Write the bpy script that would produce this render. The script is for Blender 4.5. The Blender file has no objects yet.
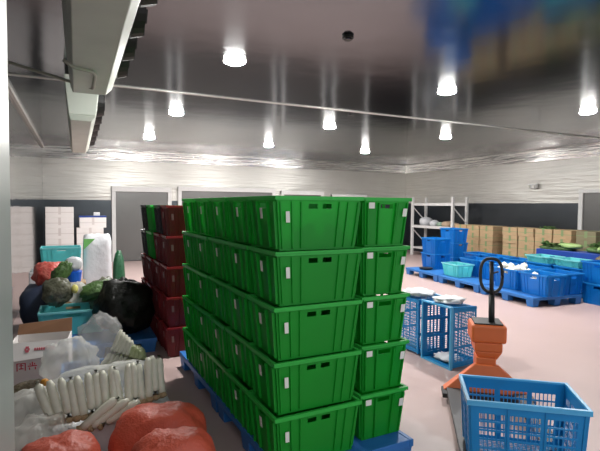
import bpy, bmesh, math, random
from mathutils import Vector, Matrix, noise
random.seed(7)
S = bpy.context.scene
C = bpy.data.collections.new('scene'); S.collection.children.link(C)
PI = math.pi

# ------------------------------------------------------------------ materials
MATS = {}
def mat(name, col, rough=.5, metal=0., trans=0., var=.12, vscale=6., bump=0., bscale=20., alpha=1., emit=0., spec=.5, aniso=None, col2=None, bstretch=(1,1,1)):
    if name in MATS: return MATS[name]
    m = bpy.data.materials.new(name); m.use_nodes = True
    nt = m.node_tree; N = nt.nodes; L = nt.links; N.clear()
    out = N.new('ShaderNodeOutputMaterial'); b = N.new('ShaderNodeBsdfPrincipled')
    tc = N.new('ShaderNodeTexCoord'); nz = N.new('ShaderNodeTexNoise')
    nz.inputs['Scale'].default_value = vscale; nz.inputs['Detail'].default_value = 4
    L.new(tc.outputs['Object'], nz.inputs['Vector'])
    mx = N.new('ShaderNodeMix'); mx.data_type = 'RGBA'
    c2 = col2 or tuple(max(0, c*(1-var)) for c in col)
    mx.inputs[6].default_value = (*col, 1); mx.inputs[7].default_value = (*c2, 1)
    mr = N.new('ShaderNodeMapRange'); mr.inputs[1].default_value = .03; mr.inputs[2].default_value = .65
    L.new(nz.outputs['Fac'], mr.inputs[0]); L.new(mr.outputs[0], mx.inputs[0])
    L.new(mx.outputs[2], b.inputs['Base Color'])
    b.inputs['Roughness'].default_value = rough; b.inputs['Metallic'].default_value = metal
    b.inputs['Specular IOR Level'].default_value = spec
    if emit:
        b.inputs['Emission Color'].default_value = (*col, 1); b.inputs['Emission Strength'].default_value = emit
    if bump:
        n2 = N.new('ShaderNodeTexNoise'); n2.inputs['Scale'].default_value = bscale; n2.inputs['Detail'].default_value = 3
        mp = N.new('ShaderNodeMapping'); mp.inputs['Scale'].default_value = bstretch
        L.new(tc.outputs['Object'], mp.inputs[0]); L.new(mp.outputs[0], n2.inputs['Vector'])
        bp = N.new('ShaderNodeBump'); bp.inputs['Strength'].default_value = bump; bp.inputs['Distance'].default_value = .05
        L.new(n2.outputs['Fac'], bp.inputs['Height']); L.new(bp.outputs[0], b.inputs['Normal'])
    last = b.outputs[0]
    if trans:
        t = N.new('ShaderNodeBsdfTranslucent'); gm = N.new('ShaderNodeGamma'); gm.inputs[1].default_value = .62; L.new(mx.outputs[2], gm.inputs[0]); L.new(gm.outputs[0], t.inputs['Color'])
        ms = N.new('ShaderNodeMixShader'); ms.inputs[0].default_value = trans
        L.new(last, ms.inputs[1]); L.new(t.outputs[0], ms.inputs[2]); last = ms.outputs[0]
    if alpha < 1:
        t = N.new('ShaderNodeBsdfTransparent'); ms = N.new('ShaderNodeMixShader'); ms.inputs[0].default_value = 1-alpha
        L.new(last, ms.inputs[1]); L.new(t.outputs[0], ms.inputs[2]); last = ms.outputs[0]
    L.new(last, out.inputs[0])
    MATS[name] = m
    return m

GREEN = mat('green_plastic', (.018, .47, .045), .35, trans=.45, var=.18, vscale=3)
GRIM = mat('green_rim', (.05, .60, .09), .35, trans=.35, var=.1)
RED = mat('maroon_plastic', (.22, .012, .016), .4, trans=.2, var=.3, vscale=4)
REDR = mat('maroon_rim', (.34, .02, .024), .4, trans=.2)
BLK = mat('black_plastic', (.012, .010, .014), .4)
BLUE = mat('blue_plastic', (.004, .20, .66), .35, trans=.25, var=.15, vscale=3)
BLUER = mat('blue_rim', (.015, .27, .75), .35, trans=.2)
BLUED = mat('blue_lattice', (.01, .27, .62), .35, trans=.25)
BLUEDR = mat('blue_lattice_rim', (.10, .48, .82), .35, trans=.2)
PAL = mat('blue_pallet', (.02, .16, .48), .5, var=.2)
AQUA = mat('aqua_plastic', (.16, .74, .76), .4, trans=.4)
AQUAR = mat('aqua_rim', (.3, .82, .85), .4, trans=.3)
TAG = mat('white_tag', (.80, .80, .74), .5)
ORG = mat('orange_paint', (.74, .15, .035), .45, var=.15)
STEELD = mat('dark_steel', (.035, .035, .038), .5)
RUB = mat('black_rubber', (.01, .01, .01), .5)
WHITE = mat('white_paint', (.75, .75, .74), .4)
WCART = mat('white_carton', (.80, .76, .74), .7, var=.06)
KRAFT = mat('kraft_board', (.46, .31, .17), .8, var=.18, vscale=9)
KRAFTD = mat('kraft_inner', (.30, .15, .08), .8)
GTAPE = mat('green_strap', (.20, .28, .12), .5)
PINK = mat('pink_print', (.62, .12, .16), .6)
CRIM = mat('crimson_print', (.65, .02, .07), .6)
GPRT = mat('green_print', (.25, .45, .32), .6)
MESH = mat('red_mesh_sack', (.66, .105, .055), .5, trans=.12, var=.22, vscale=10, bump=.2, bscale=60)
STALK = mat('white_stalk', (.86, .84, .70), .45, trans=.15, var=.15, vscale=30)
STALKG = mat('green_stalk', (.22, .33, .06), .45, trans=.15, col2=(.62, .63, .40), vscale=7)
ROOT = mat('brown_root', (.26, .15, .07), .8, col2=(.45, .34, .20), vscale=60)
POLY = mat('clear_polythene', (.92, .92, .90), .2, trans=.5, alpha=.2, bump=.8, bscale=14)
POLYW = mat('milky_polythene', (.92, .92, .86), .3, trans=.5, alpha=.42, bump=.6, bscale=14)
GARB = mat('black_bag', (.006, .007, .005), .45, bump=.5, spec=.25, bscale=10, var=.2)
OLIVE = mat('olive_bag', (.06, .065, .04), .45, col2=(.12, .12, .08), bump=.8, bscale=10, vscale=8)
LEAF = mat('dark_leaf', (.03, .07, .02), .5, col2=(.08, .16, .04), vscale=14, bump=.5)
LEAFL = mat('pale_leaf', (.42, .52, .25), .5, col2=(.25, .40, .12), vscale=12)
BROWNV = mat('brown_sack', (.12, .09, .05), .7, bump=.5)
WPLAS = mat('white_sack', (.76, .77, .80), .5, bump=.35, bscale=6, trans=.1)
GRNP = mat('green_print_patch', (.20, .55, .14), .5)
DGRN = mat('dark_green_bag', (.008, .09, .035), .4, bump=.4)
PINKB = mat('pink_bag', (.70, .30, .24), .4, col2=(.60, .05, .04), vscale=7, bump=.5)
YEL = mat('yellow_cap', (.75, .70, .20), .4)
ORNG = mat('orange_fruit', (.65, .28, .03), .45)
DBLUE = mat('navy_plastic', (.01, .05, .30), .4)
GALV = mat('cooler_casing', (.82, .88, .78), .45, metal=.0, var=.2, vscale=2.5)
PIPE = mat('grey_pipe', (.5, .5, .42), .5)
GARLIC = mat('white_garlic', (.82, .80, .70), .5)

def steel(name, col, rough, metal, bump, bscale, stretch, col2=None, vscale=1.2):
    return mat(name, col, rough, metal, bump=bump, bscale=bscale, bstretch=stretch, col2=col2, vscale=vscale)
CEIL = steel('ceiling_steel', (.135, .15, .165), .14, 1., .10, 1.1, (1, 1, 1))
WALLU = steel('wall_upper_steel', (.66, .65, .61), .45, .7, .35, 2.2, (.6, .6, 7))
WALLL = steel('wall_lower_steel', (.10, .112, .125), .30, .9, .15, 1.5, (1, 1, 1))
WALLM = steel('wall_left_steel', (.16, .163, .16), .09, .97, .08, 2.5, (.5, .5, 3))
DOORM = steel('door_steel', (.17, .17, .165), .35, .6, .05, 2, (1, 1, 1))
JAMB = mat('jamb_paint', (.40, .44, .41), .35, metal=.2)
FLOOR = mat('floor_epoxy', (.50, .37, .35), .42, var=.10, vscale=.9, spec=.4)

# ------------------------------------------------------------------ mesh helpers
def hexa(bm, p):   # 8 points: bottom 4 ccw, top 4 ccw
    v = [bm.verts.new(q) for q in p]
    for f in ((3,2,1,0),(4,5,6,7),(0,1,5,4),(1,2,6,5),(2,3,7,6),(3,0,4,7)): bm.faces.new([v[i] for i in f])
def box(bm, x0, x1, y0, y1, z0, z1):
    hexa(bm, [(x0,y0,z0),(x1,y0,z0),(x1,y1,z0),(x0,y1,z0),(x0,y0,z1),(x1,y0,z1),(x1,y1,z1),(x0,y1,z1)])
def frus(bm, a, za, b, zb):   # rectangles (x0,x1,y0,y1) at two heights
    hexa(bm, [(a[0],a[2],za),(a[1],a[2],za),(a[1],a[3],za),(a[0],a[3],za),(b[0],b[2],zb),(b[1],b[2],zb),(b[1],b[3],zb),(b[0],b[3],zb)])
def tube(bm, pts, r, n=10, r1=None):
    pts = [Vector(p) for p in pts]; rings = []
    up = Vector((0,0,1))
    for i, p in enumerate(pts):
        d = (pts[min(i+1, len(pts)-1)] - pts[max(i-1, 0)]).normalized()
        a = d.cross(up)
        if a.length < .05: a = d.cross(Vector((1,0,0)))
        a.normalize(); b = d.cross(a).normalized()
        rr = r if r1 is None else (r[i] if isinstance(r, (list, tuple)) else r + (r1-r)*i/(len(pts)-1))
        if isinstance(r, (list, tuple)): rr = r[i]
        rings.append([bm.verts.new(p + a*math.cos(t*2*PI/n)*rr + b*math.sin(t*2*PI/n)*rr) for t in range(n)])
    for i in range(len(rings)-1):
        for t in range(n):
            bm.faces.new([rings[i][t], rings[i][(t+1)%n], rings[i+1][(t+1)%n], rings[i+1][t]])
    bm.faces.new(rings[0][::-1]); bm.faces.new(rings[-1])
def cyl(bm, c, r, h, axis='Z', n=20, r2=None):
    c = Vector(c); d = {'X':Vector((1,0,0)),'Y':Vector((0,1,0)),'Z':Vector((0,0,1))}[axis]
    tube(bm, [c-d*h/2, c+d*h/2], [r, r if r2 is None else r2], n)
def blob(bm, c, s, p=2.4, amp=.06, freq=3., seed=0, n=28, flat=None, droop=0.):
    """lumpy superellipsoid; centre c, half sizes s"""
    c = Vector(c); off = Vector((seed*7.3, seed*3.1, seed*1.7))
    rows = n//2; V = []
    def pt(th, ph):
        u = Vector((math.cos(th)*math.cos(ph), math.cos(th)*math.sin(ph), math.sin(th)))
        k = (abs(u.x)**p + abs(u.y)**p + abs(u.z)**p)**(-1/p)
        q = u*k; q *= 1 + amp*2*noise.noise(u*freq+off) + amp*noise.noise(u*freq*2.7+off)
        q = Vector((q.x*s[0], q.y*s[1], q.z*s[2]))
        if flat is not None: q.z = max(q.z, -s[2]*flat)
        return c + q
    b = bm.verts.new(pt(-PI/2, 0)); t = bm.verts.new(pt(PI/2, 0))
    for i in range(1, rows): V.append([bm.verts.new(pt(-PI/2+PI*i/rows, 2*PI*j/n)) for j in range(n)])
    for j in range(n):
        bm.faces.new([b, V[0][(j+1)%n], V[0][j]]); bm.faces.new([t, V[-1][j], V[-1][(j+1)%n]])
        for i in range(rows-2): bm.faces.new([V[i][j], V[i][(j+1)%n], V[i+1][(j+1)%n], V[i+1][j]])
def panel(bm, c00, c10, c11, c01, nu, nv, hole, t):
    """slab of thickness t (towards the left-hand inside) between 4 corners with cells left open; us/vs are line positions"""
    c00, c10, c11, c01 = map(Vector, (c00, c10, c11, c01))
    nrm = (c10-c00).cross(c01-c00).normalized()
    us = nu if isinstance(nu, list) else [i/nu for i in range(nu+1)]
    vs = nv if isinstance(nv, list) else [i/nv for i in range(nv+1)]
    U, W = len(us)-1, len(vs)-1
    def P(i, j, k):
        u, v = us[i], vs[j]
        return (c00*(1-u)+c10*u)*(1-v) + (c01*(1-u)+c11*u)*v - nrm*t*k
    cache = {}
    def vert(i, j, k):
        if (i,j,k) not in cache: cache[(i,j,k)] = bm.verts.new(P(i,j,k))
        return cache[(i,j,k)]
    solid = lambda i, j: 0 <= i < U and 0 <= j < W and not hole(i, j)
    for i in range(U):
        for j in range(W):
            if not solid(i, j): continue
            bm.faces.new([vert(i,j,0), vert(i+1,j,0), vert(i+1,j+1,0), vert(i,j+1,0)])
            bm.faces.new([vert(i,j+1,1), vert(i+1,j+1,1), vert(i+1,j,1), vert(i,j,1)])
            for (di, dj, a, b_) in ((0,-1,(i,j),(i+1,j)),(1,0,(i+1,j),(i+1,j+1)),(0,1,(i+1,j+1),(i,j+1)),(-1,0,(i,j+1),(i,j))):
                if not solid(i+di, j+dj):
                    bm.faces.new([vert(*b_,0), vert(*a,0), vert(*a,1), vert(*b_,1)])

def obj(name, bm, m, parent=None, smooth=False, bev=0., label=None, kind=None):
    bmesh.ops.recalc_face_normals(bm, faces=bm.faces)
    me = bpy.data.meshes.new(name); bm.to_mesh(me); bm.free()
    for mm in (m if isinstance(m, list) else [m]): me.materials.append(mm)
    if smooth:
        for f in me.polygons: f.use_smooth = True
    o = bpy.data.objects.new(name, me); C.objects.link(o); o.parent = parent
    if bev:
        b = o.modifiers.new('bevel', 'BEVEL'); b.width = bev; b.segments = 2; b.limit_method = 'ANGLE'
    if label: o['label'] = label
    if kind: o['kind'] = kind
    return o
def thing(name, label, cat, loc=(0,0,0), rz=0., group=None):
    o = bpy.data.objects.new(name, None); C.objects.link(o); o.location = loc; o.rotation_euler = (0,0,rz)
    o['label'] = label; o['category'] = cat
    if group: o['group'] = group
    return o
def tag(o, label, cat, group=None, kind=None):
    o['label'] = label; o['category'] = cat
    if group: o['group'] = group
    if kind: o['kind'] = kind
    return o
def dup(root, loc, rz=0., label=None, group=None, cat=None):
    r = root.copy(); C.objects.link(r); r.location = loc; r.rotation_euler = (0,0,rz)
    if label: r['label'] = label
    if group: r['group'] = group
    for ch in [c for c in C.objects if c.parent == root]:
        c = ch.copy(); C.objects.link(c); c.parent = r
        for g in [c2 for c2 in C.objects if c2.parent == ch]:
            d = g.copy(); C.objects.link(d); d.parent = c
    return r
class Kind:
    """first use moves the prototype, later uses copy it"""
    def __init__(s, root): s.root = root; s.used = False
    def put(s, loc, rz=0., label=None, group=None):
        if not s.used:
            s.used = True; r = s.root; r.location = loc; r.rotation_euler = (0,0,rz)
            if label: r['label'] = label
            if group: r['group'] = group
            return r
        return dup(s.root, loc, rz, label, group)
def struct(name, bm, m, smooth=False, bev=0.):
    o = obj(name, bm, m, smooth=smooth, bev=bev); o['kind'] = 'structure'; return o
B = bmesh.new

# ------------------------------------------------------------------ the room
XL, XR, YB, H = -.75, 10.6, 13.5, 3.0
SPL = 1.65
b = B(); box(b, -3, XR+.15, -3, YB+.15, -.1, 0); struct('floor', b, FLOOR)
b = B(); box(b, XL-.15, XR+.15, .95, YB+.15, H, H+.12); struct('ceiling', b, CEIL)
def wallgrid(bm, p, u, z0, z1, L, n, amp, seed):
    """wavy sheet: p origin, u along direction, inward bulges"""
    nrm = Vector((-u[1], u[0], 0)); u = Vector(u); R = []
    nz = max(2, int((z1-z0)/.06))
    for j in range(nz+1):
        z = z0+(z1-z0)*j/nz; row = []
        for i in range(n+1):
            q = Vector(p)+u*(L*i/n); e = min(1, min(j, nz-j)/2)
            d = amp*noise.noise(Vector((L*i/n*1.1+seed, z*3.5, seed)))*e
            row.append(bm.verts.new((q.x+nrm.x*d, q.y+nrm.y*d, z)))
        R.append(row)
    for j in range(nz):
        for i in range(n): bm.faces.new([R[j][i], R[j][i+1], R[j+1][i+1], R[j+1][i]])
b = B(); box(b, XL-.15, XR+.15, YB+.03, YB+.15, 0, H); 
w = struct('wall_back', b, WALLL)
b = B(); wallgrid(b, (XR+.001, YB, 0), (-1,0,0), SPL, H, XR-XL, 150, .012, 3.3)
b2 = obj('upper_panel', b, WALLU, w, smooth=True)
b = B(); box(b, XL, XR, YB, YB+.03, 0, SPL); obj('lower_panel', b, WALLL, w)
b = B(); box(b, XR+.03, XR+.15, .95, YB+.03, 0, H); w = struct('wall_right', b, WALLL)
b = B(); wallgrid(b, (XR, .95, 0), (0,1,0), SPL, H, YB-.95, 160, .012, 8.1)
obj('upper_panel', b, WALLU, w, smooth=True)
b = B(); box(b, XR, XR+.03, .95, YB, 0, SPL); obj('lower_panel', b, WALLL, w)
FOIL = steel('ceiling_foil', (.80, .79, .76), .22, .95, .5, 3.0, (.5, .5, 8))
b = B(); wallgrid(b, (XR-.04, YB-.03, 0), (-1,0,0), 2.70, H-.005, XR-XL-.04, 200, .03, 5.1); struct('trim_4', b, FOIL, smooth=True)
b = B(); wallgrid(b, (XR-.03, 1.1, 0), (0,1,0), 2.70, H-.005, YB-1.13, 200, .03, 2.7); struct('trim_5', b, FOIL, smooth=True)
b = B(); box(b, XL-.15, XL, .95, YB+.03, 0, H); struct('wall_left', b, WALLM)
b = B(); box(b, XL, -.18, .97, 1.1, 0, H); box(b, 4.6, XR, .97, 1.1, 0, H); box(b, -.18, 4.6, .97, 1.1, 2.62, H); struct('wall_front', b, WALLU)
b = B(); box(b, -.22, -.122, .90, 1.14, 0, 2.62); struct('trim_1', b, JAMB, bev=.006)
b = B(); box(b, XL, XR, 6.21, 6.26, H-.012, H); struct('trim_2', b, WALLU)
b = B(); box(b, XL, XL+.04, 1.1, YB, H-.05, H); struct('trim_3', b, WALLU)

# doors with white frames on the back wall, one on the right wall
def door_back(i, x0, x1, z1, t=.09, wm=WHITE):
    b = B(); box(b, x0+.08, x1-.08, YB-.05, YB-.002, .02, z1-t); d = struct('door_%d' % i, b, DOORM)
    f = B(); box(f, x0, x0+.10, YB-.09, YB-.002, 0, z1); box(f, x1-.10, x1, YB-.09, YB-.002, 0, z1); box(f, x0, x1, YB-.10, YB-.002, z1-t, z1)
    obj('door_frame', f, wm, d, bev=.008)
    h = B(); box(h, x1-.28, x1-.24, YB-.10, YB-.05, .95, 1.15); obj('door_handle', h, STEELD, d)
door_back(1, .86, 2.42, 2.02, .14)
door_back(2, 2.60, 5.55, 2.05, .12)
door_back(3, 5.75, 7.25, 2.0, .12)
door_back(4, 7.55, 8.9, 1.92, .10)
b = B(); box(b, XR-.05, XR-.002, 5.2, 6.98, .02, 1.9); d = struct('door_5', b, DOORM)
f = B(); box(f, XR-.09, XR-.002, 6.97, 7.07, 0, 1.96); box(f, XR-.09, XR-.002, 5.1, 5.2, 0, 1.96); box(f, XR-.1, XR-.002, 5.1, 7.07, 1.88, 1.96); obj('door_frame', f, WHITE, d, bev=.006)
h = B(); box(h, XR-.12, XR-.05, 5.32, 5.36, .95, 1.15); obj('door_handle', h, STEELD, d)

# ceiling lamps
def make_lamp():
    t = thing('ceiling_lamp', 'x', 'lamp')
    b = B(); cyl(b, (0,0,-.006), .112, .012, n=28); obj('housing', b, WHITE, t, bev=.004)
    b = B(); prof = [(.11,-.012),(.106,-.022),(.08,-.034),(.04,-.040)]
    R = [[b.verts.new((r*math.cos(a*PI/8), r*math.sin(a*PI/8), z)) for a in range(16)] for r, z in prof]
    for i in range(3):
        for a in range(16): b.faces.new([R[i][a], R[i+1][a], R[i+1][(a+1)%16], R[i][(a+1)%16]])
    b.faces.new(R[-1])
    obj('diffuser', b, mat('lamp_glow', (1., .98, .95), emit=250.), t, smooth=True)
    return t
lamp = Kind(make_lamp())
cols = ['left', 'middle', 'right']; rows = ['nearest', 'second', 'farthest']
for i in range(3):
    for j in range(3):
        lamp.put((1.455+2.77*i, 4.60+3.03*j, H), 0, 'round lit ceiling lamp, %s one of the %s row of three' % (cols[i], rows[j]), 'lit ceiling lamps')
b = B(); cyl(b, (0,0,-.01), .05, .02, n=20); cyl(b, (0,0,-.027), .035, .014, n=20)
o = obj('smoke_detector', b, RUB, smooth=False); o.location = (2.12, 3.52, H); tag(o, 'small dark round detector on the ceiling near the front lamps', 'detector')
b = B(); cyl(b, (0,0,-.02), .04, .04, n=16)
o = obj('smoke_detector', b, STEELD); o.location = (3.91, 6.38, H); tag(o, 'tiny dark round fitting beside the ceiling seam', 'detector')

# white emergency light on the right wall
t = thing('wall_box', 'small white box mounted high on the right wall above the cartons', 'wall box', (XR-.02, 8.3, 2.08))
b = B(); box(b, -.08, -.002, -.13, .13, -.06, .06); obj('casing', b, WHITE, t, bev=.01)
b = B(); cyl(b, (-.10, -.07, .0), .035, .05, 'X', 14); obj('lens', b, TAG, t)
b = B(); cyl(b, (-.10, .07, .0), .035, .05, 'X', 14); obj('lens', b, TAG, t)

# air coolers hanging under the ceiling
def cooler(loc, L, w0, label, fans):
    t = thing('air_cooler', label, 'air cooler', loc)
    b = B(); frus(b, (0, w0*.85, 0, L), .0, (-.04, w0, 0, L), .42); obj('casing', b, GALV, t, bev=.01)
    b = B(); frus(b, (.02, w0*.7, .03, L-.03), -.06, (0, w0*.85, 0, L), 0); obj('drip_tray', b, GALV, t, bev=.006)
    for k in range(fans):
        y = L*(k+.5)/fans
        b = B(); cyl(b, (w0*.95+.02, y, .22), .18, .07, 'X', 24, r2=.16); f = obj('fan_guard', b, RUB, t)
        b = B()
        for a in range(5):
            an = a*2*PI/5; c, s = math.cos(an), math.sin(an)
            hexa(b, [(w0*.95+.05, y+.02*c-.02*s, .22+.02*s+.02*c), (w0*.95+.05, y+.15*c-.04*s, .22+.15*s+.04*c), (w0*.95+.05, y+.15*c+.04*s, .22+.15*s-.04*c), (w0*.95+.05, y+.02*c+.02*s, .22+.02*s-.02*c),
                     (w0*.95+.065, y+.02*c-.02*s, .22+.02*s+.02*c), (w0*.95+.065, y+.15*c-.04*s, .22+.15*s+.04*c), (w0*.95+.065, y+.15*c+.04*s, .22+.15*s-.04*c), (w0*.95+.065, y+.02*c+.02*s, .22+.02*s-.02*c)])
        obj('fan_blade', b, STEELD, f)
    for y in (.15, L-.15):
        for x in (.03, w0-.05):
            b = B(); cyl(b, (x, y, .46), .012, .10, n=8); obj('hanger_rod', b, STEELD, t)
    return t
cooler((-.03, 1.75, 2.50), 2.5, .37, 'long pale green air cooler under the ceiling, the one nearer the doorway', 5)
cooler((-.06, 5.6, 2.50), 3.6, .32, 'pale grey air cooler under the ceiling, the one farther from the doorway', 6)
b = B(); tube(b, [(-.72, 4.16, 2.62), (-.45, 4.14, 2.60), (.08, 4.05, 2.46), (.13, 4.0, 2.44), (.13, 3.92, 2.43), (.13, 3.55, 2.43), (.11, 3.47, 2.43), (0, 3.41, 2.43), (-.06, 3.38, 2.46)], .012, 10)
tag(obj('drain_pipe', b, PIPE, smooth=True), 'thin grey drain pipe running from the wall under the near air cooler', 'pipe')

# ------------------------------------------------------------------ crates
def make_crate(name, w, d, h, m, mr, style, label='x', cat='crate', taper=.028, tagm=TAG, tags=True, tt=.004, lip=.013):
    t = thing(name, label, cat)
    W, D = w/2-lip, d/2-lip; w0, d0 = W-taper, D-taper*.8
    zt = h-.012; b = B(); z0 = .012
    cs0 = [(-w0,-d0,z0),(w0,-d0,z0),(w0,d0,z0),(-w0,d0,z0)]; cs1 = [(-W,-D,zt),(W,-D,zt),(W,D,zt),(-W,D,zt)]
    for s in range(4):
        a, c = s, (s+1) % 4; long = s % 2 == 0
        if style == 'stack':
            if long:
                us = [0,.36,.47,.53,.64,1]; vs = [0,.79,.89,1]
                hole = lambda i, j: j == 1 and i in (1, 3)
            else:
                us = [0,.36,.64,1]; vs = [0,.80,.90,1]
                hole = lambda i, j: j == 1 and i == 1
        elif style == 'solid':
            us = [0,.38,.62,1]; vs = [0,.78,.9,1]; hole = lambda i, j: j == 1 and i == 1
        else:
            n = 26 if long else 18; us = [0]; 
            for i in range(n):
                us += [(i+.22)/n, (i+1)/n] 
            vs = [0, .06]
            nv = 6
            for j in range(nv): vs += [.06+.80*(j+.80)/nv, .06+.80*(j+1)/nv]
            vs += [1.]
            wide = n//3
            def hole(i, j, n=n, nv=nv, wide=wide):
                k = i//2
                if j == len(vs)-2 or j == 0: return False
                if i % 2 == 0 or k in (0, n-1, 1, n-2): return False
                if k % wide == 0: return False
                return j % 2 == 1
        panel(b, cs0[a], cs0[c], cs1[c], cs1[a], us, vs, hole, tt)
    if style == 'lattice':
        n = 18; us = [0]
        for i in range(n): us += [(i+.3)/n, (i+1)/n]
        vs = list(us)
        panel(b, cs0[3], cs0[2], cs0[1], cs0[0], us, vs, lambda i, j: i % 2 == 1 and j % 2 == 1 and 1 < i < 2*n-2 and 1 < j < 2*n-2, tt)
    else:
        box(b, -w0, w0, -d0, d0, 0.0, z0+.002)
    body = b
    # rim: a lip all round with small hanging flange
    b = B(); o_, i_ = lip, .004
    for (x0,x1,y0,y1) in ((-W-o_,W+o_,-D-o_,-D+i_),(-W-o_,W+o_,D-i_,D+o_),(-W-o_,-W+i_,-D+i_,D-i_),(W-i_,W+o_,-D+i_,D-i_)):
        box(b, x0,x1,y0,y1, h-.014, h-.001)
    k = .022 if style != 'lattice' else .03
    for (x0,x1,y0,y1) in ((-W-o_,W+o_,-D-o_,-D-o_+.003),(-W-o_,W+o_,D+o_-.003,D+o_),(-W-o_,-W-o_+.003,-D,D),(W+o_-.003,W+o_,-D,D)):
        box(b, x0,x1,y0,y1, h-k, h-.012)
    obj('rim', b, mr, t)
    # ribs standing out of the walls
    b = body
    def rib(s, u, rw=.006, out=.010, za=z0, zb=zt-.02):
        a, c = s, (s+1) % 4
        for _ in (0,):
            q = []
            for z in (za, zb):
                f = (z-z0)/(zt-z0)
                A = Vector(cs0[a]).lerp(Vector(cs1[a]), f); Cc = Vector(cs0[c]).lerp(Vector(cs1[c]), f)
                p = A.lerp(Cc, u); dr = (Cc-A).normalized(); nn = Vector((dr.y, -dr.x, 0))
                q += [p-dr*rw/2-nn*.001, p+dr*rw/2-nn*.001, p+dr*rw/2+nn*out, p-dr*rw/2+nn*out]
            hexa(b, q)
    if style in ('stack', 'solid'):
        for s in (0, 2):
            for u in (.03, .16, .27, .73, .84, .97): rib(s, u)
        for s in (1, 3):
            for u in (.05, .30, .70, .95): rib(s, u, rw=.008, out=.016)
        if style == 'stack':
            for s in (1, 3):
                rib(s, .17, rw=.05, out=.006); rib(s, .83, rw=.05, out=.006)
    else:
        for s in range(4):
            for u in (.02, .98) + ((.34, .66) if s % 2 == 0 else (.5,)): rib(s, u, rw=.012, out=.006)
    obj('body', b, m, t)
    if tags:
        def tagbox(s, u, f0, f1, tw):
            bb = B(); a, c = s, (s+1) % 4; q = []
            for f in (f0, f1):
                A = Vector(cs0[a]).lerp(Vector(cs1[a]), f); Cc = Vector(cs0[c]).lerp(Vector(cs1[c]), f)
                p = A.lerp(Cc, u); dr = (Cc-A).normalized(); nn = Vector((dr.y, -dr.x, 0))
                q += [p-dr*tw/2+nn*.0165, p+dr*tw/2+nn*.0165, p+dr*tw/2+nn*.018, p-dr*tw/2+nn*.018]
            hexa(bb, q); obj('label_tag', bb, tagm, t)
        if tags == 'narrow':
            tagbox(0, .10, .52, .74, .022); tagbox(3, .5, .58, .8, .03)
            tagbox(1, .5, .58, .8, .03)
        elif tags == 'side': tagbox(1, .12, .80, .93, .04); tagbox(1, .9, .62, .8, .03); tagbox(3, .5, .6, .8, .03)
    return t

# the green stacks
GA = math.radians(1.84)
def stk(u, v): return (.92+u*math.cos(GA)-v*math.sin(GA), 2.20+u*math.sin(GA)+v*math.cos(GA))
PH, CH = .150, .290
gw, gd = .542, .402
green = Kind(make_crate('stacking_crate', gw, gd, CH, GREEN, GRIM, 'stack', tags='narrow'))
depthw = ['nearest', 'second', 'third', 'fourth', 'farthest']; lay = ['bottom', 'second from bottom', 'middle', 'second from top', 'top']
for r in range(5):
    for k in range(5):
        x, y = stk(gw/2+random.uniform(-.006,.006), .01+gd/2+.41*r+random.uniform(-.004,.004))
        green.put((x, y, PH+CH*k), GA+random.uniform(-.012,.012),
                  'green crate, %s in the %s stack of the left column' % (lay[k], depthw[r]), 'green crates in the big block')
# the second column stands turned by a quarter, narrow ends to the doorway
greenb = Kind(make_crate('stacking_crate', .515, .350, CH, GREEN, GRIM, 'stack', tags='side'))
for r in range(1):
    for k in range(5):
        x, y = stk(.572+.350/2+random.uniform(-.005,.005),   .055+.515/2+.53*r)
        greenb.put((x, y, PH+CH*k), GA-PI/2+random.uniform(-.01,.01),
                   'green crate turned narrow end forward, %s of the right front stack' % lay[k], 'green crates in the big block')
# behind it, crates lying the same way fill the column
for r in (1, 2):
    for k in range(5):
        x, y = stk(.572+.350/2, .055+.515/2+.53*r)
        greenb.put((x, y, PH+CH*k), GA-PI/2,
                   'green crate, %s in the %s stack of the right column' % (lay[k], ['', 'second', 'farthest'][r]), 'green crates in the big block')

# leafy produce in the near top crate
def leaves(name, c, s, n, m, label, cat, seed, rz=0., size=.09, base=.5):
    rnd = random.Random(seed); b = B()
    blob(b, (0,0,-s[2]*.35), (s[0]*.9, s[1]*.9, s[2]*.6), 3, .05, 3, seed, 20)
    for i in range(n):
        a = rnd.uniform(0, 2*PI); rr = math.sqrt(rnd.random())*.8
        p = Vector((s[0]*rr*math.cos(a), s[1]*rr*math.sin(a), s[2]*(.0+.25*rnd.random())))
        L_ = size*rnd.uniform(.6,1.); wd = L_*.35; dirv = Vector((math.cos(a+rnd.uniform(-1,1)), math.sin(a+rnd.uniform(-1,1)), rnd.uniform(.2,1.2))).normalized()
        side = dirv.cross(Vector((0,0,1))).normalized()
        pr = [b.verts.new(p)]
        prev = None; pts = []
        for k, wk in enumerate((.15,.8,1.,.7,.1)):
            q = p + dirv*L_*k/4 + Vector((0,0,-.25*L_*(k/4)**2))
            pts.append((b.verts.new(q-side*wd*wk+Vector((0,0,.15*wd*wk))), b.verts.new(q), b.verts.new(q+side*wd*wk+Vector((0,0,.15*wd*wk)))))
        b.verts.remove(pr[0])
        for k in range(4):
            for e in range(2): b.faces.new([pts[k][e], pts[k][e+1], pts[k+1][e+1], pts[k+1][e]])
    o = obj(name, b, m, smooth=True); o.location = c; o.rotation_euler = (0,0,rz); tag(o, label, cat, kind='stuff'); return o
x, y = stk(gw/2, .01+gd/2); leaves('leafy_greens', (x, y, PH+4*CH+.10), (.20,.14,.13), 60, LEAF, 'dark leafy greens filling the top crate of the nearest green stack', 'vegetable', 3)
x, y = stk(gw/2, .01+gd/2); leaves('leafy_greens', (x, y, PH+3*CH+.10), (.20,.14,.10), 40, BROWNV, 'brownish produce inside the second crate of the nearest green stack', 'vegetable', 5)

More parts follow.
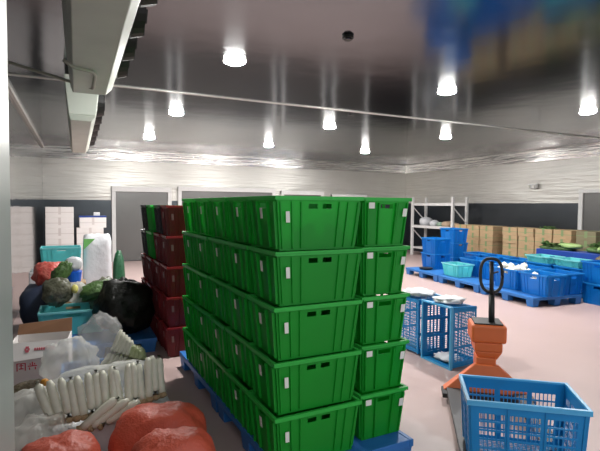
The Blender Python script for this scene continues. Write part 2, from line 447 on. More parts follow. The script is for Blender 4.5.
# ------------------------------------------------------------------ pallets
def make_pallet(L, W, m=PAL):
    t = thing('plastic_pallet', 'x', 'pallet')
    b = B(); n = 9
    box(b, -L/2, L/2, -W/2, -W/2+.03, .105, .15); box(b, -L/2, L/2, W/2-.03, W/2, .105, .15)
    box(b, -L/2, -L/2+.03, -W/2+.03, W/2-.03, .105, .15); box(b, L/2-.03, L/2, -W/2+.03, W/2-.03, .105, .15)
    box(b, -L/2+.02, L/2-.02, -W/2+.02, W/2-.02, .135, .147)
    for i in range(1, 6):
        y = -W/2+W*i/6; box(b, -L/2+.03, L/2-.03, y-.008, y+.008, .11, .136)
    obj('deck', b, m, t, bev=.004)
    for i in range(3):
        for j in range(3):
            cx, cy = (-L/2+.08, 0, L/2-.08)[i], (-W/2+.07, 0, W/2-.07)[j]
            b = B(); frus(b, (cx-.06,cx+.06,cy-.055,cy+.055), 0.0, (cx-.075,cx+.075,cy-.065,cy+.065), .107); obj('foot', b, m, t, bev=.005)
    return t
pal = Kind(make_pallet(1.15, 1.0)); palG = Kind(make_pallet(1.15, .87))
for r, (v, lb) in enumerate(((.50, 'blue plastic pallet under the front half of the green crate block'), (1.67, 'blue plastic pallet under the far half of the green crate block'))):
    x, y = stk(.465, v+.05); palG.put((x, y, 0), GA+PI/2, lb)
R0 = [(6.82+.50, 7.93), (6.69+.50, 6.74), (6.56+.50, 5.55)]
ang = PI/2+math.radians(-6.2)+math.radians(12.4)
ang = PI/2-math.radians(6.5)
# long row on the right: near edge runs from (6.75, 8.45) to (6.30, 4.80)
e0, e1 = Vector((6.80, 8.62)), Vector((6.33, 4.90)); ed = (e1-e0).normalized(); en = Vector((-ed.y, ed.x))
if en.x < 0: en = -en
rz = math.atan2(ed.y, ed.x)
palR = Kind(make_pallet(1.22, 1.0))
for k, lb in enumerate(('far one carrying the stacked blue crates', 'middle one carrying the aqua basket', 'near one carrying the garlic crate')):
    c = e0+ed*(.61+1.25*k)+en*.5
    palR.put((c.x, c.y, 0), rz, 'blue plastic pallet in the right-hand row, '+lb)
def onrow(s, v): c = e0+ed*s+en*v; return c.x, c.y

# left aisle pallets and dark crates
pal.put((.18, 5.55, 0), 0, 'dark blue pallet on the floor under the black rubbish bag')
RH = .308
red = Kind(make_crate('stacking_crate', .46, .37, RH, RED, REDR, 'stack', tags='narrow', tagm=mat('dull_tag', (.30,.16,.15), .5)))
greenc = Kind(make_crate('stacking_crate', .46, .37, RH, GREEN, GRIM, 'stack', tags=None))
blk = Kind(make_crate('stacking_crate', .46, .37, RH, BLK, BLK, 'stack', tags=None))
redpal = None
rx = [ (1.035, 4.95, 'rrrrr'), (1.02, 5.335, 'rrrrk'), (.99, 5.72, 'rrrgg'), (.975, 6.105, 'rrrkk')]
rw = ['nearest', 'second', 'third', 'farthest']
for r, (x, y, s) in enumerate(rx):
    for k, ch in enumerate(s):
        loc = (x, y, RH*k)
        K = {'r': red, 'k': blk, 'g': greenc}[ch]; cn = {'r': 'maroon', 'k': 'black', 'g': 'bright green'}[ch]
        K.put(loc, random.uniform(-.02,.02), '%s crate, %s in the %s stack behind the green block' % (cn, lay[k], rw[r]), 'crates in the maroon stacks')

# ------------------------------------------------------------------ left heap
# white cartons by the back corner
def make_carton(name, w, d, h, m, strap, label='x'):
    t = thing(name, label, 'carton')
    b = B(); box(b, -w/2, w/2, -d/2, d/2, 0, h); obj('box', b, m, t, bev=.006)
    b = B(); box(b, -.028, .028, -d/2-.002, d/2+.002, h*.30, h+.0015); 
    obj('tape', b, strap, t)
    b = B(); box(b, -w/2-.0015, w/2+.0015, -d/2-.0015, d/2+.0015, h*.47, h*.53); obj('strap', b, strap, t)
    return t
PAPT = mat('pale_tape', (.68, .62, .60), .5)
wc = Kind(make_carton('carton', .58, .40, .245, WCART, PAPT))
for k in range(6):
    wc.put((-.34, 12.3, .0+.245*k), random.uniform(-.02,.02), 'white carton, %s in the tall back left corner stack' % ['bottom','second from bottom','third from bottom','third from top','second from top','top'][k], 'white cartons by the back wall')
for k in range(4):
    wc.put((.30, 12.35, .245*k+.0), random.uniform(-.03,.03), 'white carton, %s in the shorter stack topped by a lid' % ['bottom','second from bottom','second from top','top'][k], 'white cartons by the back wall')
wc.put((.36, 12.36, .98), .03, 'white carton with a blue lid lying on it, right stack', 'white cartons by the back wall')
b = B(); box(b, -.30, .30, -.2, .2, 0, .035); o = obj('crate_lid', b, DBLUE, bev=.006); o.location = (.36, 12.36, 1.227); tag(o, 'flat dark blue lid on the shorter white carton stack', 'lid')
b = B(); box(b, -.07, .07, -.06, .06, 0, .085); o = obj('small_box', b, WHITE, bev=.012); o.location = (.45, 12.3, 1.263); tag(o, 'small white box on the dark blue lid', 'box')

aq = Kind(make_crate('plastic_basket', .52, .38, .33, AQUA, AQUAR, 'solid', tags=None, cat='basket'))
bs = Kind(make_crate('plastic_crate', .58, .42, .34, BLUE, BLUER, 'solid', tags=None))
# support pile under the far aqua basket
bs.put((-.36, 7.7, 0), 0, 'blue plastic crate on the floor under the far aqua basket')
aq.put((-.20, 7.6, .60), .02, 'aqua plastic basket standing high at the left wall in front of the white cartons')
bs2 = bs.put((-.20, 7.66, .34-.08+.0), 0, None) if False else None
b = B(); box(b, -.3, .3, -.22, .22, 0, .26); o = obj('foam_box', b, WPLAS, bev=.02); o.location = (-.30, 7.66, .34); tag(o, 'white foam box between the far aqua basket and the blue crate', 'box')
# white printed sack
t = thing('packed_sack', 'upright white sack with a green corner print, left of the white door frame', 'sack', (.29, 7.9, 0))
b = B(); blob(b, (0,0,.52), (.20,.14,.56), 14, .02, 2, 4, 32); obj('bag', b, WPLAS, t, smooth=True)
b = B(); 
v = [b.verts.new(q) for q in ((-.19,-.142,1.02),(-.19,-.142,.86),(-.03,-.142,1.02),(-.19,-.147,1.02),(-.19,-.147,.86),(-.03,-.147,1.02))]
for f in ((0,1,2),(5,4,3),(0,3,4,1),(1,4,5,2),(2,5,3,0)): b.faces.new([v[i] for i in f])
obj('corner_print', b, GRNP, t)
b = B(); blob(b, (0,0,.39), (.09,.12,.40), 2.5, .05, 3, 2, 20); o = obj('green_bag', b, DGRN, smooth=True); o.location = (.62, 8.15, .0); tag(o, 'dark green bag standing behind the white printed sack', 'bag')
# bags on the way
b = B(); blob(b, (0,0,0), (.20,.16,.15), 2.3, .12, 2.5, 9, 28); o = obj('vegetable_bag', b, PINKB, smooth=True); o.location = (-.30, 6.7, .66); tag(o, 'pink and red plastic bag at the left wall before the aqua basket', 'bag')
b = B(); blob(b, (0,0,0), (.26,.3,.27), 3, .04, 2.5, 6, 28); o = obj('reflection_shape', b, mat('reflection_blue', (.03,.045,.09), .6), smooth=True); o.location = (-.38, 6.7, .265); tag(o, 'dark blue stand-in for a wall reflection, under the pink and red bag', 'sack')  # shape added for a dark reflection in the left wall, hazy blue painted in
# aqua crate with vegetables, on a blue crate
t0 = bs.put((-.06, 5.62, .0+.0), 0, 'blue plastic crate under the near aqua basket at the left wall') if False else None
aqb = Kind(make_crate('plastic_basket', .66, .44, .26, AQUA, AQUAR, 'solid', tags=None, cat='basket'))
aqb.put((-.07, 5.72, 0) if False else (-.04, 5.72, .152), .0, 'aqua plastic basket full of bagged vegetables, behind the open white carton')
def sack(name, c, s, m, label, cat, p=2.3, amp=.08, freq=2.4, seed=1, rz=0., n=30, rot=None, flat=None):
    b = B(); blob(b, (0,0,0), s, p, amp, freq, seed, n, flat); o = obj(name, b, m, smooth=True); o.location = c; o.rotation_euler = rot or (0,0,rz)
    tag(o, label, cat); return o
sack('produce_bag', (-.19, 5.66, .60), (.15,.13,.15), OLIVE, 'olive green plastic bag standing in the near aqua basket', 'bag', 2.2, .12, 3, 4, rot=(0,.15,0))
sack('leaf_bunch', (-.17, 5.82, .74), (.08,.08,.18), LEAF, 'dark green leaf bunch sticking up from the near aqua basket', 'vegetable', 2, .2, 4, 2, rot=(0,.45,0))
sack('produce_bag', (.20, 5.72, .585), (.20,.14,.085), LEAF, 'dark green vegetable bag leaning over the right end of the near aqua basket', 'bag', 2.2, .15, 3, 11, rot=(0,-.3,0))
t = thing('wrapped_bowl', 'white round tub on a blue pot behind the near aqua basket', 'tub', (-.03, 6.22, .62))
b = B(); tube(b, [(0,0,0),(0,0,.12),(0,0,.125)], [.075,.09,.085], 24); obj('pot', b, mat('bright_blue', (.01,.13,.70), .35), t)
b = B(); blob(b, (0,0,.21), (.095,.095,.085), 2.6, .03, 3, 3, 24); obj('tub_lid', b, WPLAS, t, smooth=True)
b = B(); box(b, -.25,.15,-.14,.14,0,.62); o = obj('carton', b, KRAFT, bev=.01); o.location = (-.05, 6.22, 0.0); tag(o, 'tall brown carton under the blue pot', 'carton')
b = B(); blob(b, (0,0,0), (.035,.035,.05), 2, .02, 2, 3, 18); o = obj('yellow_squash', b, YEL, smooth=True); o.location = (-.02, 5.62, .625); tag(o, 'small yellow gourd at the front of the near aqua basket', 'vegetable')
sack('produce_bag', (.0, 5.78, .56), (.12,.12,.11), POLYW, 'milky clear bag in the middle of the near aqua basket', 'bag', 2.2, .12, 3, 21)
sack('rubbish_bag', (.47, 5.42, .44), (.31,.30,.295), GARB, 'large black rubbish bag on the dark blue pallet', 'bag', 2.2, .10, 2.2, 8, n=40, rot=(0,0,0))
sack('rubbish_bag', (.33, 6.05, .40), (.28,.18,.25), OLIVE, 'olive green rubbish bag behind the black one', 'bag', 2.2, .12, 2.2, 14, n=36)
sack('produce_bag', (.60, 6.40, .40), (.13,.13,.13), mat('sky_plastic', (.05,.35,.65), .4), 'light blue bag between the black rubbish bag and the maroon crates', 'bag', 2.2, .08, 3, 8)
b = B(); box(b, -.16,.16,-.16,.16,0,.27); o = obj('carton', b, KRAFTD, bev=.01); o.location=(.60,6.42,0.0); tag(o, 'small dark carton under the light blue bag', 'carton')
# open white carton
t = thing('open_carton', 'open white carton with pink and red printing, next to the clear bag', 'carton', (-.265, 4.45, 0), math.radians(-5))
b = B(); w_, d_, h_ = .21, .14, .43
box(b, -w_, w_, -d_, -d_+.008, 0, h_); box(b, -w_, w_, d_-.008, d_, 0, h_); box(b, -w_, -w_+.008, -d_+.008, d_-.008, 0, h_); box(b, w_-.008, w_, -d_+.008, d_-.008, 0, h_); box(b, -w_, w_, -d_, d_, 0, .006)
obj('box', b, WCART, t)
b = B(); hexa(b, [(-w_,d_-.008,h_),(w_,d_-.008,h_),(w_,d_,h_),(-w_,d_,h_),(-w_+.01,d_+.03,h_+.08),(w_+.0,d_+.03,h_+.11),(w_+.0,d_+.038,h_+.11),(-w_+.01,d_+.038,h_+.08)]); obj('flap', b, KRAFTD, t, label='brown inner side of the raised back flap')
b = B(); hexa(b, [(-w_-.02,-d_-.075,h_-.13),(w_-.0,-d_-.06,h_-.10),(w_,-d_-.052,h_-.10),(-w_-.02,-d_-.067,h_-.13),(-w_,-d_,h_),(w_,-d_,h_),(w_,-d_+.006,h_),(-w_,-d_+.006,h_)]); fl = obj('flap', b, WCART, t)
def prt(rects, m, nm, y, par):
    b = B()
    for (x0,x1,z0,z1) in rects: box(b, x0,x1,y-.0015,y,z0,z1)
    return obj(nm, b, m, par)
# print on the hanging front flap: small emblem and a text line
def flp(x0,x1,f0,f1):   # along flap, f from the fold downwards
    q=[]
    for f in (f1,f0):
        yy=-d_-.066*f-.0025; zz=h_-.115*f
        q+=[(x0,yy-.002,zz),(x1,yy-.002,zz),(x1,yy+.0005,zz),(x0,yy+.0005,zz)]
    return q
b = B()
for a in range(6):
    c_, s_ = math.cos(a*PI/3)*.012, math.sin(a*PI/3)
    hexa(b, flp(-.085+c_-.006, -.085+c_+.006, .42+s_*.13-.07, .42+s_*.13+.07))
for k in range(9): hexa(b, flp(-.035+k*.016, -.024+k*.016, .36, .52))
obj('print', b, PINK, t)
# two big characters below built of strokes, then a green line
def strokes(x, z, s, kind):
    if kind == 0: return [(x-s,x+s,z+.7*s,z+.9*s),(x-s,x-.75*s,z-s,z+.9*s),(x+.75*s,x+s,z-s,z+.9*s),(x-.5*s,x+.5*s,z+.2*s,z+.4*s),(x-.12*s,x+.12*s,z-.6*s,z+.9*s),(x-.5*s,x+.5*s,z-.6*s,z-.35*s)]
    return [(x-.12*s,x+.12*s,z,z+s),(x-s,x+s,z-.1*s,z+.15*s),(x-.75*s,x-.5*s,z-.9*s,z-.3*s),(x+.5*s,x+.75*s,z-.9*s,z-.3*s),(x-.6*s,x-.35*s,z+.3*s,z+.7*s),(x+.35*s,x+.6*s,z+.3*s,z+.7*s)]
prt(strokes(-.135,.235,.033,0)+strokes(-.055,.235,.033,1), CRIM, 'print', -d_, t)
prt([(.01+k*.026,.01+k*.026+.018,.228,.250) for k in range(4)], GPRT, 'print', -d_, t)
# crates that carry the vegetables
b = B(); box(b, -.34,.34,-.21,.21,0,.285); o = obj('foam_box', b, WPLAS, bev=.02); o.location=(.20,3.12,0); tag(o, 'low white foam box under the bundled stalks', 'box')
bs.put((.18, 3.74, 0), 0, 'blue plastic crate on the floor under the clear bag of leeks')
# bundled stalks, roots forward
def stalk(name, L, r, m, rm, seed, bend=.03):
    t = thing(name, 'x', 'vegetable')
    rnd = random.Random(seed); b = B()
    n = 9; pts = []; rr = []
    for i in range(n):
        f = i/(n-1); pts.append((bend*math.sin(f*PI), 0, L*f)); rr.append(r*(.90+.16*f)*(1 if i < n-2 else (.88 if i == n-2 else .45)))
    tube(b, pts, rr, 12); st = obj('stem', b, m, t, smooth=True)
    b = B(); blob(b, (0,0,-.012), (r*1.02, r*1.02, .02), 2, .2, 3, seed, 14); obj('root_end', b, rm, t, smooth=True)
    return t
sk = [Kind(stalk('vegetable_stalk', .235, .0255, STALK, ROOT, k, .004*(k-1))) for k in range(3)]
nS = 16
for k in range(nS):
    f = k/(nS-1)
    x = -.13+.60*f; y = 2.93 - .05*math.sin(f*PI) + .03*f
    tilt = (-.36*(1-f)**2.0)  # leftmost ones lean to the left
    o = sk[k % 3].put((x, y, .335+.045*f), 0, 'white stalk in the bound row, brown root end down, before the clear bag', 'white stalks bound in a row')
    o.rotation_euler = (-.42+random.uniform(-.03,.03), tilt+random.uniform(-.02,.02), random.uniform(-.2,.2)); s_ = random.uniform(.95,1.02); o.scale = (1.0, 1.0, s_)
sack('film_wrap', (.17, 3.19, .43), (.33,.08,.10), POLYW, 'milky plastic film heaped behind the row of white stalks', 'plastic film', 2.6, .09, 2.5, 5, n=36)
sack('film_wrap', (-.24, 3.10, .30), (.17,.17,.16), POLYW, 'crumpled milky plastic bag left of the row of white stalks', 'plastic film', 2.2, .12, 2.5, 17, n=32)
sack('film_wrap', (-.20, 2.86, .20), (.19,.16,.19), POLYW, 'crumpled milky plastic bag on the floor behind the left red sack', 'plastic film', 2.2, .12, 2.5, 27, n=32)
for k in range(3):
    o = sk[k].put((.02+.05*k, 2.84, .30), 0, 'loose white stalk lying slantwise under the bound row', 'loose white stalks'); o.rotation_euler = (.1, .95+.1*k, .2)
# leeks in the clear bag
lk = Kind(stalk('leek', .27, .022, STALK, ROOT, 5, .02)); lg = Kind(stalk('leek', .25, .026, STALKG, ROOT, 8, .02))
for k in range(8):
    K = lk if k < 5 else lg
    o = K.put((.14+.032*k, 3.60-.01*k, .37), 0, ('white leek leaning in the clear plastic bag' if k < 5 else 'green leek at the right of the clear plastic bag'), 'white leeks in the bag' if k < 5 else 'green leeks in the bag')
    o.rotation_euler = (-.25, .55-.02*k, 0); o.scale = (1,1,1.12-.085*k)
sack('leaf_heap', (.37, 3.72, .40), (.10,.10,.07), STALKG, 'heap of green leek leaves at the right edge of the clear bag', 'vegetable', 2.2, .15, 3, 13)
sack('clear_bag', (.15, 3.72, .52), (.15,.14,.22), POLY, 'tall crumpled clear plastic bag holding leeks', 'bag', 2.1, .13, 2.2, 3, n=40, rot=(0,.10,0))
sack('clear_bag', (-.05, 3.68, .42), (.18,.12,.17), POLYW, 'low milky plastic bag between the white carton and the clear bag', 'bag', 2.2, .13, 2.4, 31, n=36, rot=(0,-.5,0))
b = B(); blob(b, (0,0,0), (.028,.028,.028), 2, .03, 2, 3, 18); o = obj('orange', b, ORNG, smooth=True); o.location = (-.20, 3.50, .36); tag(o, 'small orange fruit at the left end of the white stalks', 'fruit')
sack('vegetable_sack', (-.28, 3.62, .17), (.17,.14,.168), BROWNV, 'dark sack on the floor under the orange fruit', 'sack', 2.6, .06, 2, 3)

# red mesh sacks at the front
def redsack(c, s, label, seed, rz, knot):
    t = thing('mesh_sack', label, 'sack', c, rz)
    b = B(); blob(b, (0,0,s[2]), s, 3.2, .035, 2.6, seed, 52, flat=.97); obj('sack_body', b, MESH, t, smooth=True)
    b = B(); k = Vector(knot)
    tube(b, [k, k+Vector((.03,0,.0)), k+Vector((.06,.0,.01))], [.05,.018,.035], 12); obj('tied_neck', b, MESH, t, smooth=True)
    return t
redsack((-.085, 2.42, 0), (.19,.17,.222), 'bulging red mesh sack, left of the two at the bottom edge', 2, .1, (.155,0,.22))
redsack((.39, 2.56, 0), (.245,.17,.232), 'bulging red mesh sack, biggest, beside the green crate block', 5, -.35, (.23,.0,.2))
redsack((.40, 2.18, 0), (.20,.13,.245), 'smaller red mesh sack lying in front of the biggest one', 9, -.1, (.17,.0,.15))

# ------------------------------------------------------------------ right side
# rack
t = thing('storage_rack', 'white metal storage rack against the right wall in the back corner', 'rack', (0,0,0))
for (x, y) in ((9.7,10.23),(9.7,12.0),(10.3,10.30),(10.3,12.07)):
    b = B(); box(b, x-.035,x+.035,y-.035,y+.035,0,1.83); obj('post', b, WHITE, t, bev=.004)
for z in (1.62, .93):
    for x in (9.7, 10.3):
        b = B(); box(b, x-.02,x+.02,10.26,12.0,z-.05,z+.03); obj('beam', b, WHITE, t)
b = B(); box(b, 9.71,10.29,10.24,12.05,.90,.935); obj('shelf', b, WHITE, t)
b = B(); box(b, 9.71,10.29,10.24,12.05,.22,.26); obj('shelf', b, WHITE, t)
for y in (10.265, 12.035):
    b = B(); tube(b, [(9.72,y,1.55),(10.28,y,1.05)], .018, 8); tube(b, [(9.72,y,.85),(10.28,y,.35)], .018, 8); obj('brace', b, WHITE, t)
for k, (y, s, m, lb) in enumerate(((10.42,(.13,.13,.07),'tan','tan paper bag on the near end of the rack shelf'), (10.72,(.18,.15,.09),'tan','wide tan bag on the rack shelf next to the near end'),
        (11.02,(.12,.12,.07),'grn','small greenish bag in the middle of the rack shelf'), (11.3,(.15,.13,.10),'wht','white plastic bag on the rack shelf right of the middle'), (11.68,(.22,.16,.14),'wht','largest white plastic bag on the far end of the rack shelf'))):
    m = {'tan': mat('tan_bag', (.55,.40,.28), .6), 'grn': mat('sage_bag', (.30,.42,.32), .6), 'wht': WPLAS}[m]
    sack('packed_bag', (9.98, y, .935+s[2]*.95), s, m, lb, 'bag', 2.3, .08, 3, k+40, n=20, flat=.95)
# kraft cartons against the right wall
kc = Kind(make_carton('carton', .40, .50, .185, KRAFT, GTAPE))
nlay = 5
colsY = [(9.28,), (8.85,), (8.42,), (7.72,), (7.29,), (6.86,), (6.43,)]
nm = ['farthest', 'second farthest', 'third farthest', 'middle', 'third nearest', 'second nearest', 'nearest']
b = None
for i, (y,) in enumerate(colsY):
    for k in range(nlay):
        kc.put((9.32+random.uniform(-.01,.01), y+random.uniform(-.008,.008), .15+.185*k), PI/2, 'brown carton, %s in the %s stack along the right wall' % (lay[k], nm[i]), 'brown cartons along the right wall')
pal.put((9.45, 8.86, 0), PI/2, 'blue pallet under the farther brown cartons'); pal.put((9.45, 7.50, 0), PI/2, 'blue pallet under the middle brown cartons')
pal.put((9.45, 6.30, 0), PI/2, 'blue pallet under the nearest brown cartons')
oc = Kind(make_carton('carton', .40, .50, .185, mat('olive_board', (.22,.19,.11), .8), GTAPE))
for k in range(nlay): oc.put((9.36, 5.95, .15+.185*k), PI/2, 'dull olive carton, %s in the stack ending the carton row' % lay[k], 'olive cartons at the right wall')
leaves('leafy_greens', (9.3, 6.9, 1.09), (.22,.16,.05), 24, LEAF, 'small heap of green leaves on top of the brown cartons', 'vegetable', 8)
# blue crates on the pallets
def P_(s, v, z, lb, r=0., K=bs): 
    x, y = onrow(s, v); return K.put((x, y, z), rz+PI/2*0+r, lb)
P_(.25, .62, .152, 'blue crate, bottom of the far stack on the blue pallet row')
P_(.25, .62, .492, 'blue crate, top of the far stack on the blue pallet row')
bs.put((8.35, 8.75, 0.0), rz, 'blue crate on the floor under the taller stack before the rack')
bs.put((8.35, 8.75, .34), rz, 'blue crate, middle of the taller stack before the rack')
bs.put((8.35, 8.75, .68), rz, 'blue crate, top of the taller stack before the rack')
palB = Kind(make_pallet(1.22, .62))
for q, y in enumerate((7.62, 6.38, 5.14)):
    palB.put((8.30-.13*q, y, 0), rz, 'blue pallet, %s of three in front of the brown cartons' % ['farthest', 'middle', 'nearest'][q])
for q, y in enumerate((7.92, 7.32, 6.68, 6.08, 5.44, 4.86)):
    bs.put((8.33-.065*q, y, .152), rz, 'blue crate before the brown cartons, number %s from the far end' % ['one','two','three','four','five','six'][q])
b = B(); tube(b, [(0,0,0),(0,0,.012),(0,0,.04),(0,0,.045)], [.10,.14,.15,.13], 24); o = obj('dark_bowl', b, RUB, smooth=False); x, y = onrow(.42, .26); o.location = (x, y, .151); tag(o, 'flat dark bowl on the far blue pallet', 'bowl')
aqs = Kind(make_crate('plastic_basket', .55, .40, .25, AQUA, AQUAR, 'solid', tags=None, cat='basket', taper=.04))
P_(1.42, .34, .152, 'aqua plastic basket standing on the middle blue pallet', K=aqs)
P_(1.45, .78, .152, 'blue crate behind the aqua basket on the middle pallet')
P_(2.08, .76, .152, 'blue crate right of the one behind the aqua basket')
P_(2.86, .42, .152, 'blue crate full of white garlic on the near blue pallet')
P_(2.75, .86, .152, 'blue crate behind the garlic crate')
P_(3.50, .40, .152, 'blue crate with one white garlic head, right of the garlic crate')
P_(3.42, .84, .152, 'blue crate in the corner of the near blue pallet')
def garlic(x, y, z, r, lb, seed, g='white garlic heads in the blue crate'):
    t = thing('garlic_head', lb, 'vegetable', (x, y, z), seed, g)
    b = B(); blob(b, (0,0,0), (r,r*.95,r*.8), 2.1, .08, 3, seed, 18); obj('bulb', b, GARLIC, t, smooth=True)
    b = B(); tube(b, [(0,0,r*.6),(.01,0,r*1.0)], [r*.35, r*.15], 8); obj('stem', b, GARLIC, t)
cx, cy = onrow(2.86, .42); k = 0
for i in range(5):
    for j in range(3):
        if (i, j) == (2, 1): pass
        x = cx+ed.x*(-.2+.1*i)+en.x*(-.12+.12*j); y = cy+ed.y*(-.2+.1*i)+en.y*(-.12+.12*j)
        garlic(x, y, .455+.05*math.sin(i*1.9+j)+(.03 if 1 <= i <= 3 else 0), .06, 'white garlic head heaped in the blue garlic crate', k); k += 1
b = B(); box(b, -.24,.24,-.16,.16,0,.24); o = obj('garlic_fill', b, GARLIC); o.location = (cx, cy, .166); o.rotation_euler = (0,0,rz); tag(o, 'mass of white garlic deep in the garlic crate', 'vegetable', kind='stuff')
x, y = onrow(3.42, .32); garlic(x, y, .45, .055, 'single white garlic head in the crate right of the garlic crate', 77, None)
b = B(); box(b, -.22,.22,-.14,.14,0,.22); o = obj('garlic_fill', b, GARLIC); x, y = onrow(3.50,.40); o.location = (x, y, .166); o.rotation_euler = (0,0,rz); tag(o, 'layer of white garlic low in the crate with one head on top', 'vegetable', kind='stuff')
aqt = Kind(make_crate('plastic_basket', .56, .42, .13, AQUA, AQUAR, 'solid', tags=None, cat='basket', taper=.03))
# aqua film basket and dark produce behind
aqs.put((7.62, 5.95, .68), rz, 'aqua basket on the blue crates behind the garlic') if False else None
aqt.put((8.07, 5.46, .494), rz, 'aqua plastic basket on a blue crate before the dull olive cartons')
aqt.put((8.13, 6.10, .494), rz, 'aqua plastic basket on a blue crate behind the garlic crate')
# front right stack on the floor
bs.put((7.62, 4.62, 0), rz+.05, 'blue crate on the floor at the right edge, bottom of its pair')
bs.put((7.64, 4.63, .34), rz+.02, 'blue crate at the right edge, top of its pair')
bs.put((7.70, 3.98, 0), rz, 'blue crate on the floor, bottom of the pair nearest the right edge')
bs.put((7.70, 3.98, .34), rz, 'blue crate, top of the pair nearest the right edge')
sack('cabbage_bag', (8.50, 5.12, .80), (.22,.14,.06), LEAFL, 'long pale green vegetable lying before the olive cartons', 'vegetable', 2.2, .1, 2, 51)
b = B(); box(b, -.38,.38,-.65,.65,0,.72); o = obj('produce_bin', b, DBLUE, bev=.01); o.location=(8.75,5.05,0); tag(o, 'dark blue bin under the dark green produce at the right wall', 'bin')
leaves('leafy_greens', (8.72, 5.35, .80), (.28,.28,.10), 60, LEAF, 'dark green leafy produce heaped before the olive cartons', 'vegetable', 18, size=.16)
b = B(); box(b, -.17,.17,-.45,.45,0,.70); o = obj('produce_bin', b, DBLUE, bev=.01); o.location=(8.76,6.20,0); tag(o, 'narrow dark blue bin between the brown cartons and the aqua baskets', 'bin')
leaves('leafy_greens', (8.76, 6.30, .76), (.17,.40,.09), 70, LEAF, 'dark green leafy produce in front of the nearest brown cartons', 'vegetable', 38, size=.15)
sack('cabbage_bag', (8.70, 5.98, .80), (.10,.24,.05), LEAFL, 'long pale green cabbage among dark leaves before the brown cartons', 'vegetable', 2.2, .1, 2, 55)
leaves('leafy_greens', (8.72, 4.72, .80), (.30,.28,.16), 60, OLIVE, 'olive green leafy produce at the far right edge', 'vegetable', 28, size=.16)
sack('produce_sack', (8.08, 4.86, .62), (.17,.19,.13), BROWNV, 'brown sack on top at the far right behind the blue crates', 'sack', 2.3, .1, 2, 71)

# tipped lattice baskets in the middle
def tipped(K, x, y, open_dir, label):
    """basket standing on its end: long side up, opening towards open_dir (radians about z)"""
    o = K.put((0,0,0), 0, label)
    # local z (opening) -> horizontal open_dir; local x (length) -> up
    d = Vector((math.cos(open_dir), math.sin(open_dir), 0)); up = Vector((0,0,1)); s = d.cross(up)
    M = Matrix((up, s*-1, d)).transposed()
    if M.determinant() < 0: M = Matrix((up, s, d)).transposed()
    o.rotation_euler = M.to_euler(); o.location = (x, y, .30); return o
latt = Kind(make_crate('plastic_basket', .60, .42, .36, BLUED, BLUEDR, 'lattice', tags=None, cat='basket', taper=.012))
tipped(latt, 3.53, 3.545, PI, 'blue lattice basket tipped on its end, open side left, behind the orange pallet jack')
tipped(latt, 3.17, 4.00, 0, 'blue lattice basket tipped on its end with its base facing the green crates')
b = B(); blob(b, (0,0,0), (.16,.13,.035), 2.2, .2, 3, 3, 24, flat=.5); o = obj('white_bag', b, WPLAS, smooth=True); o.location=(3.36,3.56,.62); tag(o, 'crumpled white bag on the tipped basket nearer the pallet jack', 'bag')
b = B(); blob(b, (0,0,0), (.15,.17,.035), 2.2, .2, 3, 5, 24, flat=.5); o = obj('white_bag', b, WPLAS, smooth=True); o.location=(3.34,4.0,.62); tag(o, 'crumpled white bag on the tipped basket nearer the green crates', 'bag')
b = B(); blob(b, (0,0,0), (.11,.13,.04), 2.2, .25, 3, 7, 24, flat=.5); o = obj('white_bag', b, WPLAS, smooth=True); o.location=(3.34,3.54,.045); tag(o, 'crumpled white bag inside the open tipped basket at its foot', 'bag')
b = B(); blob(b, (0,0,0), (.11,.13,.06), 2.2, .25, 3, 9, 24, flat=.5); o = obj('white_bag', b, WPLAS, smooth=True); o.location=(3.34,4.0,.05); tag(o, 'crumpled white bag at the foot of the basket beside the green crates', 'bag')

# ------------------------------------------------------------------ pallet jack
fd = Vector((-.62, -.785, 0)).normalized(); jx = math.atan2(fd.y, fd.x)
t = thing('pallet_jack', 'orange pallet jack with a black handle, behind the front blue basket', 'pallet jack', (2.93, 2.68, 0), jx)
# local: +x along the forks towards the doorway, y sideways
for s in (-1, 1):
    b = B(); box(b, .0, 1.12, s*.25-.055, s*.25+.055, .06, .10); frus(b, (1.10,1.20,s*.25-.05,s*.25+.05), .06, (1.10,1.20,s*.25-.05,s*.25+.05), .09)
    fk = obj('fork', b, STEELD, t, bev=.006)
    b = B(); cyl(b, (1.02, s*.25, .03), .03, .09, 'Y', 16); obj('load_wheel', b, RUB, fk)
b = B()
hexa(b, [(-.06,-.33,.08),(.04,-.33,.08),(.04,.33,.08),(-.06,.33,.08),(-.06,-.09,.29),(-.01,-.09,.29),(-.01,.09,.29),(-.06,.09,.29)])
obj('base_frame', b, ORG, t, bev=.008)
b = B(); box(b, -.04,.12,-.34,.34,.045,.082); obj('cross_bar', b, RUB, t, bev=.005)
b = B(); frus(b, (-.20,-.03,-.075,.075), .17, (-.20,-.03,-.075,.075), .34); obj('pump_neck', b, ORG, t, bev=.008)
b = B(); hexa(b, [(-.24,-.055,.32),(-.06,-.055,.32),(-.06,.085,.32),(-.24,.085,.32),(-.28,-.085,.385),(-.05,-.085,.385),(-.05,.125,.385),(-.28,.125,.385)]); box(b, -.28,-.05,-.085,.125,.385,.455); obj('pump_housing', b, ORG, t, bev=.008)
b = B(); box(b, -.30,-.04,-.115,.155,.455,.60); obj('pump_cover', b, ORG, t, bev=.02)
b = B(); box(b, -.28,-.06,-.09,.13,.60,.612); obj('cover_pad', b, RUB, t, bev=.004)
b = B(); tube(b, [(-.13,.05,.60),(-.16,.05,.83)], .024, 14); tube(b, [(-.16,.05,.82),(-.20,.05,1.10)], .017, 14); sh = obj('tiller', b, RUB, t, smooth=True)
b = B(); pts = []
for k in range(25):
    a = 2*PI*k/24; c_, s_ = math.cos(a), math.sin(a)
    pts.append((-.17-.05*(s_+1)/2-.0, .05+.085*math.copysign(abs(c_)**.75, c_), .985+.135*math.copysign(abs(s_)**.75, s_)))
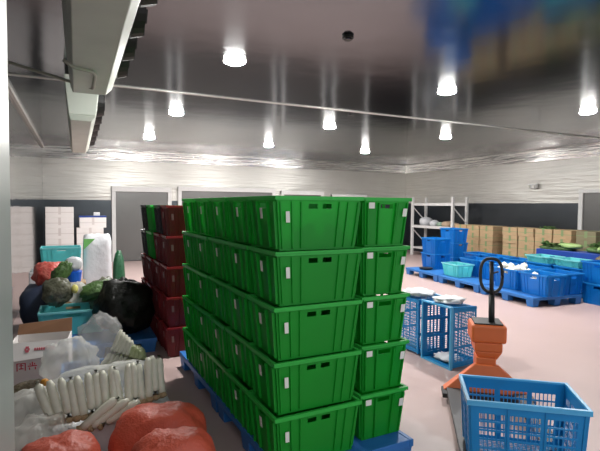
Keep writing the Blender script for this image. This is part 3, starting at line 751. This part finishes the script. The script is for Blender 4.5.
tube(b, pts, .013, 10); obj('handle', b, RUB, t, smooth=True)
b = B(); tube(b, [(-.19,.055,1.0),(-.17,.10,1.02)], .007, 8); obj('release_lever', b, STEELD, t)
for s in (-1, 1):
    b = B(); cyl(b, (-.13, s*.07, .09), .09, .045, 'Y', 24); obj('steer_wheel', b, RUB, t, bev=.006)
# blue basket on the forks
latf = Kind(make_crate('plastic_basket', .62, .41, .395, BLUED, BLUEDR, 'lattice', tags=None, cat='basket', taper=.02))
latf.put((2.285, 1.85, .102), jx+PI/2, 'blue lattice basket standing on the forks of the orange pallet jack')

# ------------------------------------------------------------------ unseen fill light added outside the doorway to light the jamb
t = thing('ceiling_lamp', 'unseen lamp added outside the cold room doorway to light the jamb', 'lamp', (.3, -1.2, 2.9)) if False else None
ld = bpy.data.lights.new('jamb_fill_light', 'AREA'); ld.energy = 5; ld.size = .8; ld.color = (1, 1, .97)
lo = bpy.data.objects.new('jamb_fill_light', ld); C.objects.link(lo); lo.location = (-.2, -1.4, 2.7); lo.rotation_euler = (math.radians(35), 0, 0)
W = bpy.data.worlds.new('world'); S.world = W; W.use_nodes = True
W.node_tree.nodes['Background'].inputs[0].default_value = (.9, .95, 1, 1); W.node_tree.nodes['Background'].inputs[1].default_value = .35

# ------------------------------------------------------------------ camera
f_, p_, r_, yw = 470., math.radians(2.46), math.radians(.43), math.radians(25.5)
F = Vector((math.sin(yw)*math.cos(p_), math.cos(yw)*math.cos(p_), -math.sin(p_)))
R = Vector((math.cos(yw), -math.sin(yw), 0)); U = R.cross(F)
R, U = R*math.cos(r_)+U*math.sin(r_), U*math.cos(r_)-R*math.sin(r_)
cd = bpy.data.cameras.new('camera'); cam = bpy.data.objects.new('camera', cd); C.objects.link(cam)
M = Matrix((R, U, -F)).transposed().to_4x4(); M.translation = (0, 0, 1.55); cam.matrix_world = M
cd.sensor_fit = 'HORIZONTAL'; cd.sensor_width = 36; cd.lens = f_*36/600; cd.clip_start = .05
S.camera = cam
S.view_settings.view_transform = 'Standard'; S.view_settings.look = 'None'; S.view_settings.gamma = 1; S.view_settings.exposure = 1.62
S.view_settings.use_curve_mapping = False
S.cycles.max_bounces = 10; S.cycles.transparent_max_bounces = 24

for o in C.objects:
    pass
